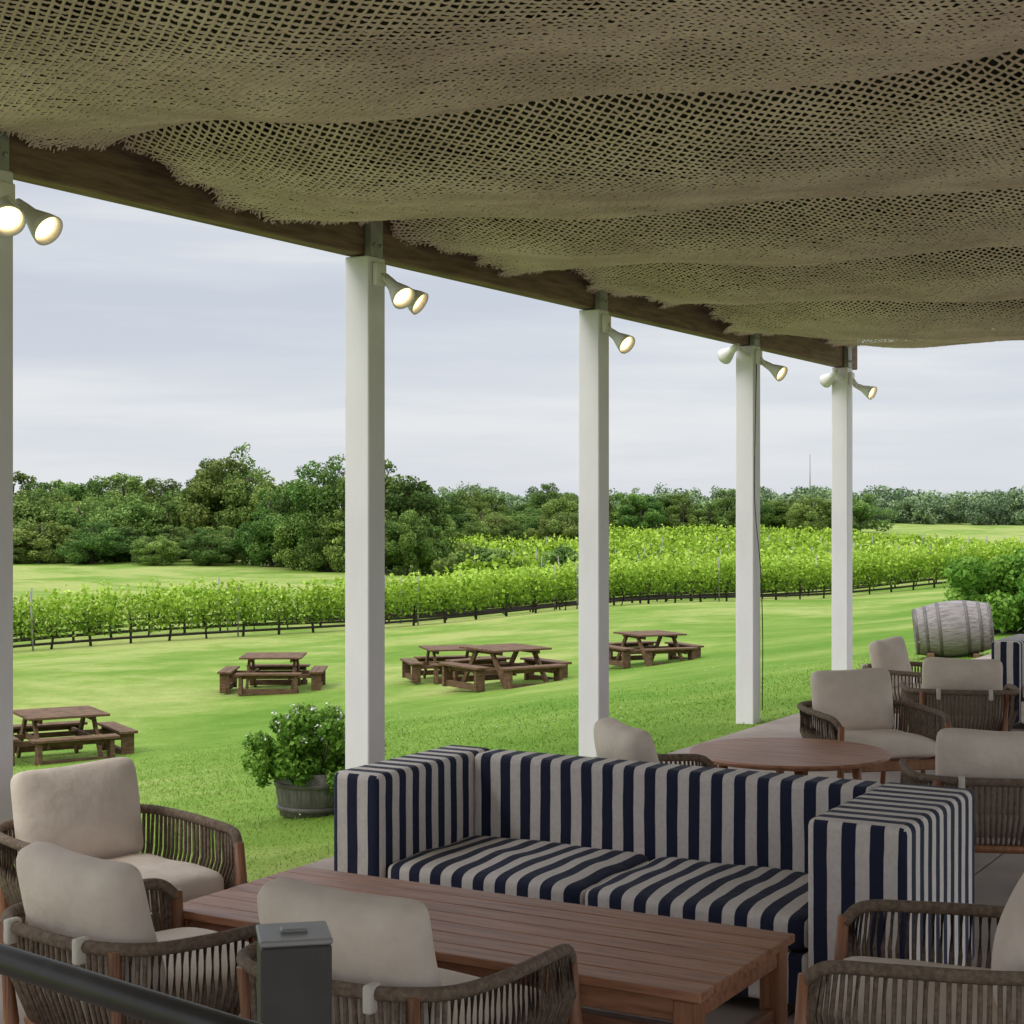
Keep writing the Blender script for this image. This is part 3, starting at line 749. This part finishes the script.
for row in range(6):
    s0, s1 = (-14-row*1.2 if row < 3 else 12+row*1.5), 66+row*5
    mid = RA+RD*(s0+s1)/2+RN*row*2.8
    r = thing('grapevine_row', (mid[0], mid[1], float(tzz(*mid))), 0, 'trellised row of leafy bright green grapevines', 'grapevines', 'rows of grapevines')
    ox = np.array([mid[0], mid[1], float(tzz(*mid))])
    V, sh = row_leaves(s0, s1, row, 330 if row < 3 else 190, .074 if row < 3 else .095)
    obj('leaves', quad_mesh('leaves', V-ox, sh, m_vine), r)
    b_ = Bd()
    s = s0
    while s < s1:
        p = RA+RD*s+RN*row*2.8; z = float(tzz(*p)); j = rg.normal(0, .05, 4)
        b_.tube([(p[0]-ox[0], p[1]-ox[1], z-.1-ox[2]), (p[0]+j[0]-ox[0], p[1]+j[1]-ox[1], z+.4-ox[2]), (p[0]+j[2]-ox[0], p[1]+j[3]-ox[1], z+.85-ox[2])], [.055, .05, .045], 5)
        s += 1.4
    o = obj('vine_trunks', b_.mesh('vine_trunks', [m_vinewood]), r); o['kind'] = 'stuff'
    b_ = Bd()
    for hz, rr in ((.20, .045), (.44, .03), (.85, .008)):
        pts = []
        for s in np.arange(s0, s1, 3.):
            p = RA+RD*s+RN*row*2.8; pts.append((p[0]-ox[0], p[1]-ox[1], float(tzz(*p))+hz-ox[2]))
        b_.tube(pts, rr, 4)
    obj('trellis_wire', b_.mesh('trellis_wire', [m_vinewood]), r)
    if row < 4:
        for s in np.arange(s0, s1, 7.4):
            p = RA+RD*(s+row*1.9)+RN*row*2.8
            obj('trellis_post', stake, None, (p[0], p[1], float(tzz(*p))), (rg.normal(0, .02), rg.normal(0, .02), 0), 'grey wooden stake standing in a vine row', 'stake', 'stakes in the vine rows')
VV, SS = [], []
for row in range(7, 60, 1):
    if row in (10, 11, 12, 20, 21, 22) or (row > 12 and row % 2): continue
    V, s = row_leaves(0, 250, row, 40 if row < 22 else 24, .19, .9)
    c = V.reshape(-1, 4, 3).mean(1); dx, dy = c[:, 0]-CX, c[:, 1]-CY; a = cs*dx+sn*dy; d = -sn*dx+cs*dy
    k = (a/d > -.045+.01*np.sin(row)) & (a/d < .42) & (d < 226-420*np.clip(a/d-.17, 0, .17))
    VV.append(V.reshape(-1, 4, 3)[k].reshape(-1, 3)); SS.append(s[k]+.02)
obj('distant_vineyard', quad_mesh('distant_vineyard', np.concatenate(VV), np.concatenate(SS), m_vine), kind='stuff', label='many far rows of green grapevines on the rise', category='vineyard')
for row in (8, 9, 14, 16, 18, 24, 28, 34):
    for s in np.arange(10, 200, 7.):
        p = RA+RD*(s+row*.7)+RN*row*2.8; dx, dy = p[0]-CX, p[1]-CY; a = cs*dx+sn*dy; d = -sn*dx+cs*dy
        if a/d < -.03 or a/d > .32 or d > 175: continue
        obj('trellis_post', stake, None, (p[0], p[1], float(tzz(*p))+.15), (rg.normal(0, .02), rg.normal(0, .02), 0), 'grey wooden stake standing in a vine row', 'stake', 'stakes in the vine rows')

# radio mast
xy = C((810-512)/1631*480, 480)
r = thing('radio_mast', (*xy, float(tzz(*xy))), 0, 'thin pale radio mast above distant woodland', 'mast')
b_ = Bd(); b_.tube([(0, 0, 0), (0, 0, 19)], [.28, .12], 6); obj('mast_shaft', b_.mesh('mast_shaft', [m_steelcap]), r)

# ------------------------------------------------------------------ light
w = bpy.data.worlds.new('World'); S.world = w; w.use_nodes = True
nt = w.node_tree; bg = nt.nodes['Background']
sunel, sunrot = D(46), D(207)
sky = nt.nodes.new('ShaderNodeTexSky'); sky.sky_type = 'NISHITA'; sky.sun_disc = False; sky.sun_elevation = sunel; sky.sun_rotation = sunrot
tc = nt.nodes.new('ShaderNodeTexCoord'); mp = nt.nodes.new('ShaderNodeMapping'); mp.inputs['Scale'].default_value = (1.1, 1.1, 11); mp.inputs['Rotation'].default_value = (.04, .05, .3)
nt.links.new(tc.outputs['Generated'], mp.inputs[0])
n = nt.nodes.new('ShaderNodeTexNoise'); n.inputs['Scale'].default_value = 1.7; n.inputs['Detail'].default_value = 8; n.inputs['Roughness'].default_value = .55
nt.links.new(mp.outputs[0], n.inputs['Vector'])
cr = ramp(nt, n.outputs['Fac'], [(.38, (6.9, 7.4, 8.4)), (.5, (7.8, 8.2, 8.9)), (.6, (9.2, 9.4, 9.7))])
sp = nt.nodes.new('ShaderNodeSeparateXYZ'); nt.links.new(tc.outputs['Generated'], sp.inputs[0])
mr = nt.nodes.new('ShaderNodeMapRange'); mr.inputs['From Min'].default_value = 0; mr.inputs['From Max'].default_value = .12; mr.inputs['To Min'].default_value = .5; mr.inputs['To Max'].default_value = 0
nt.links.new(sp.outputs['Z'], mr.inputs[0])
mh = nt.nodes.new('ShaderNodeMix'); mh.data_type = 'RGBA'; mh.inputs[7].default_value = (8.9, 9.2, 9.6, 1)
nt.links.new(mr.outputs[0], mh.inputs[0]); nt.links.new(cr.outputs[0], mh.inputs[6])
mx = nt.nodes.new('ShaderNodeMix'); mx.data_type = 'RGBA'; mx.inputs[0].default_value = .92
nt.links.new(sky.outputs[0], mx.inputs[6]); nt.links.new(mh.outputs[2], mx.inputs[7])
mz = nt.nodes.new('ShaderNodeMapRange'); mz.interpolation_type = 'SMOOTHSTEP'
mz.inputs['From Min'].default_value = .26; mz.inputs['From Max'].default_value = .8; mz.inputs['To Min'].default_value = 1; mz.inputs['To Max'].default_value = 2.6
nt.links.new(sp.outputs['Z'], mz.inputs[0])
vm = nt.nodes.new('ShaderNodeVectorMath'); vm.operation = 'SCALE'
nt.links.new(mx.outputs[2], vm.inputs[0]); nt.links.new(mz.outputs[0], vm.inputs['Scale'])
nt.links.new(vm.outputs[0], bg.inputs['Color']); bg.inputs['Strength'].default_value = .09
sl = bpy.data.lights.new('sun', 'SUN'); sl.energy = 1.5; sl.angle = D(28); sl.color = (1, .95, .88)
so = bpy.data.objects.new('sun', sl); COL.objects.link(so)
sd = Vector((math.sin(sunrot)*math.cos(sunel), math.cos(sunrot)*math.cos(sunel), math.sin(sunel)))
so.rotation_euler = sd.to_track_quat('Z', 'Y').to_euler()

# ------------------------------------------------------------------ camera
cam = bpy.data.cameras.new('camera'); co = bpy.data.objects.new('camera', cam); COL.objects.link(co)
co.location = (CX, CY, CH); co.rotation_euler = (math.pi/2, 0, YAW)
cam.sensor_width = 36; cam.lens = 36*1631/1024; cam.shift_y = -2/1024; cam.clip_end = 3000; cam.clip_start = .05
S.camera = co
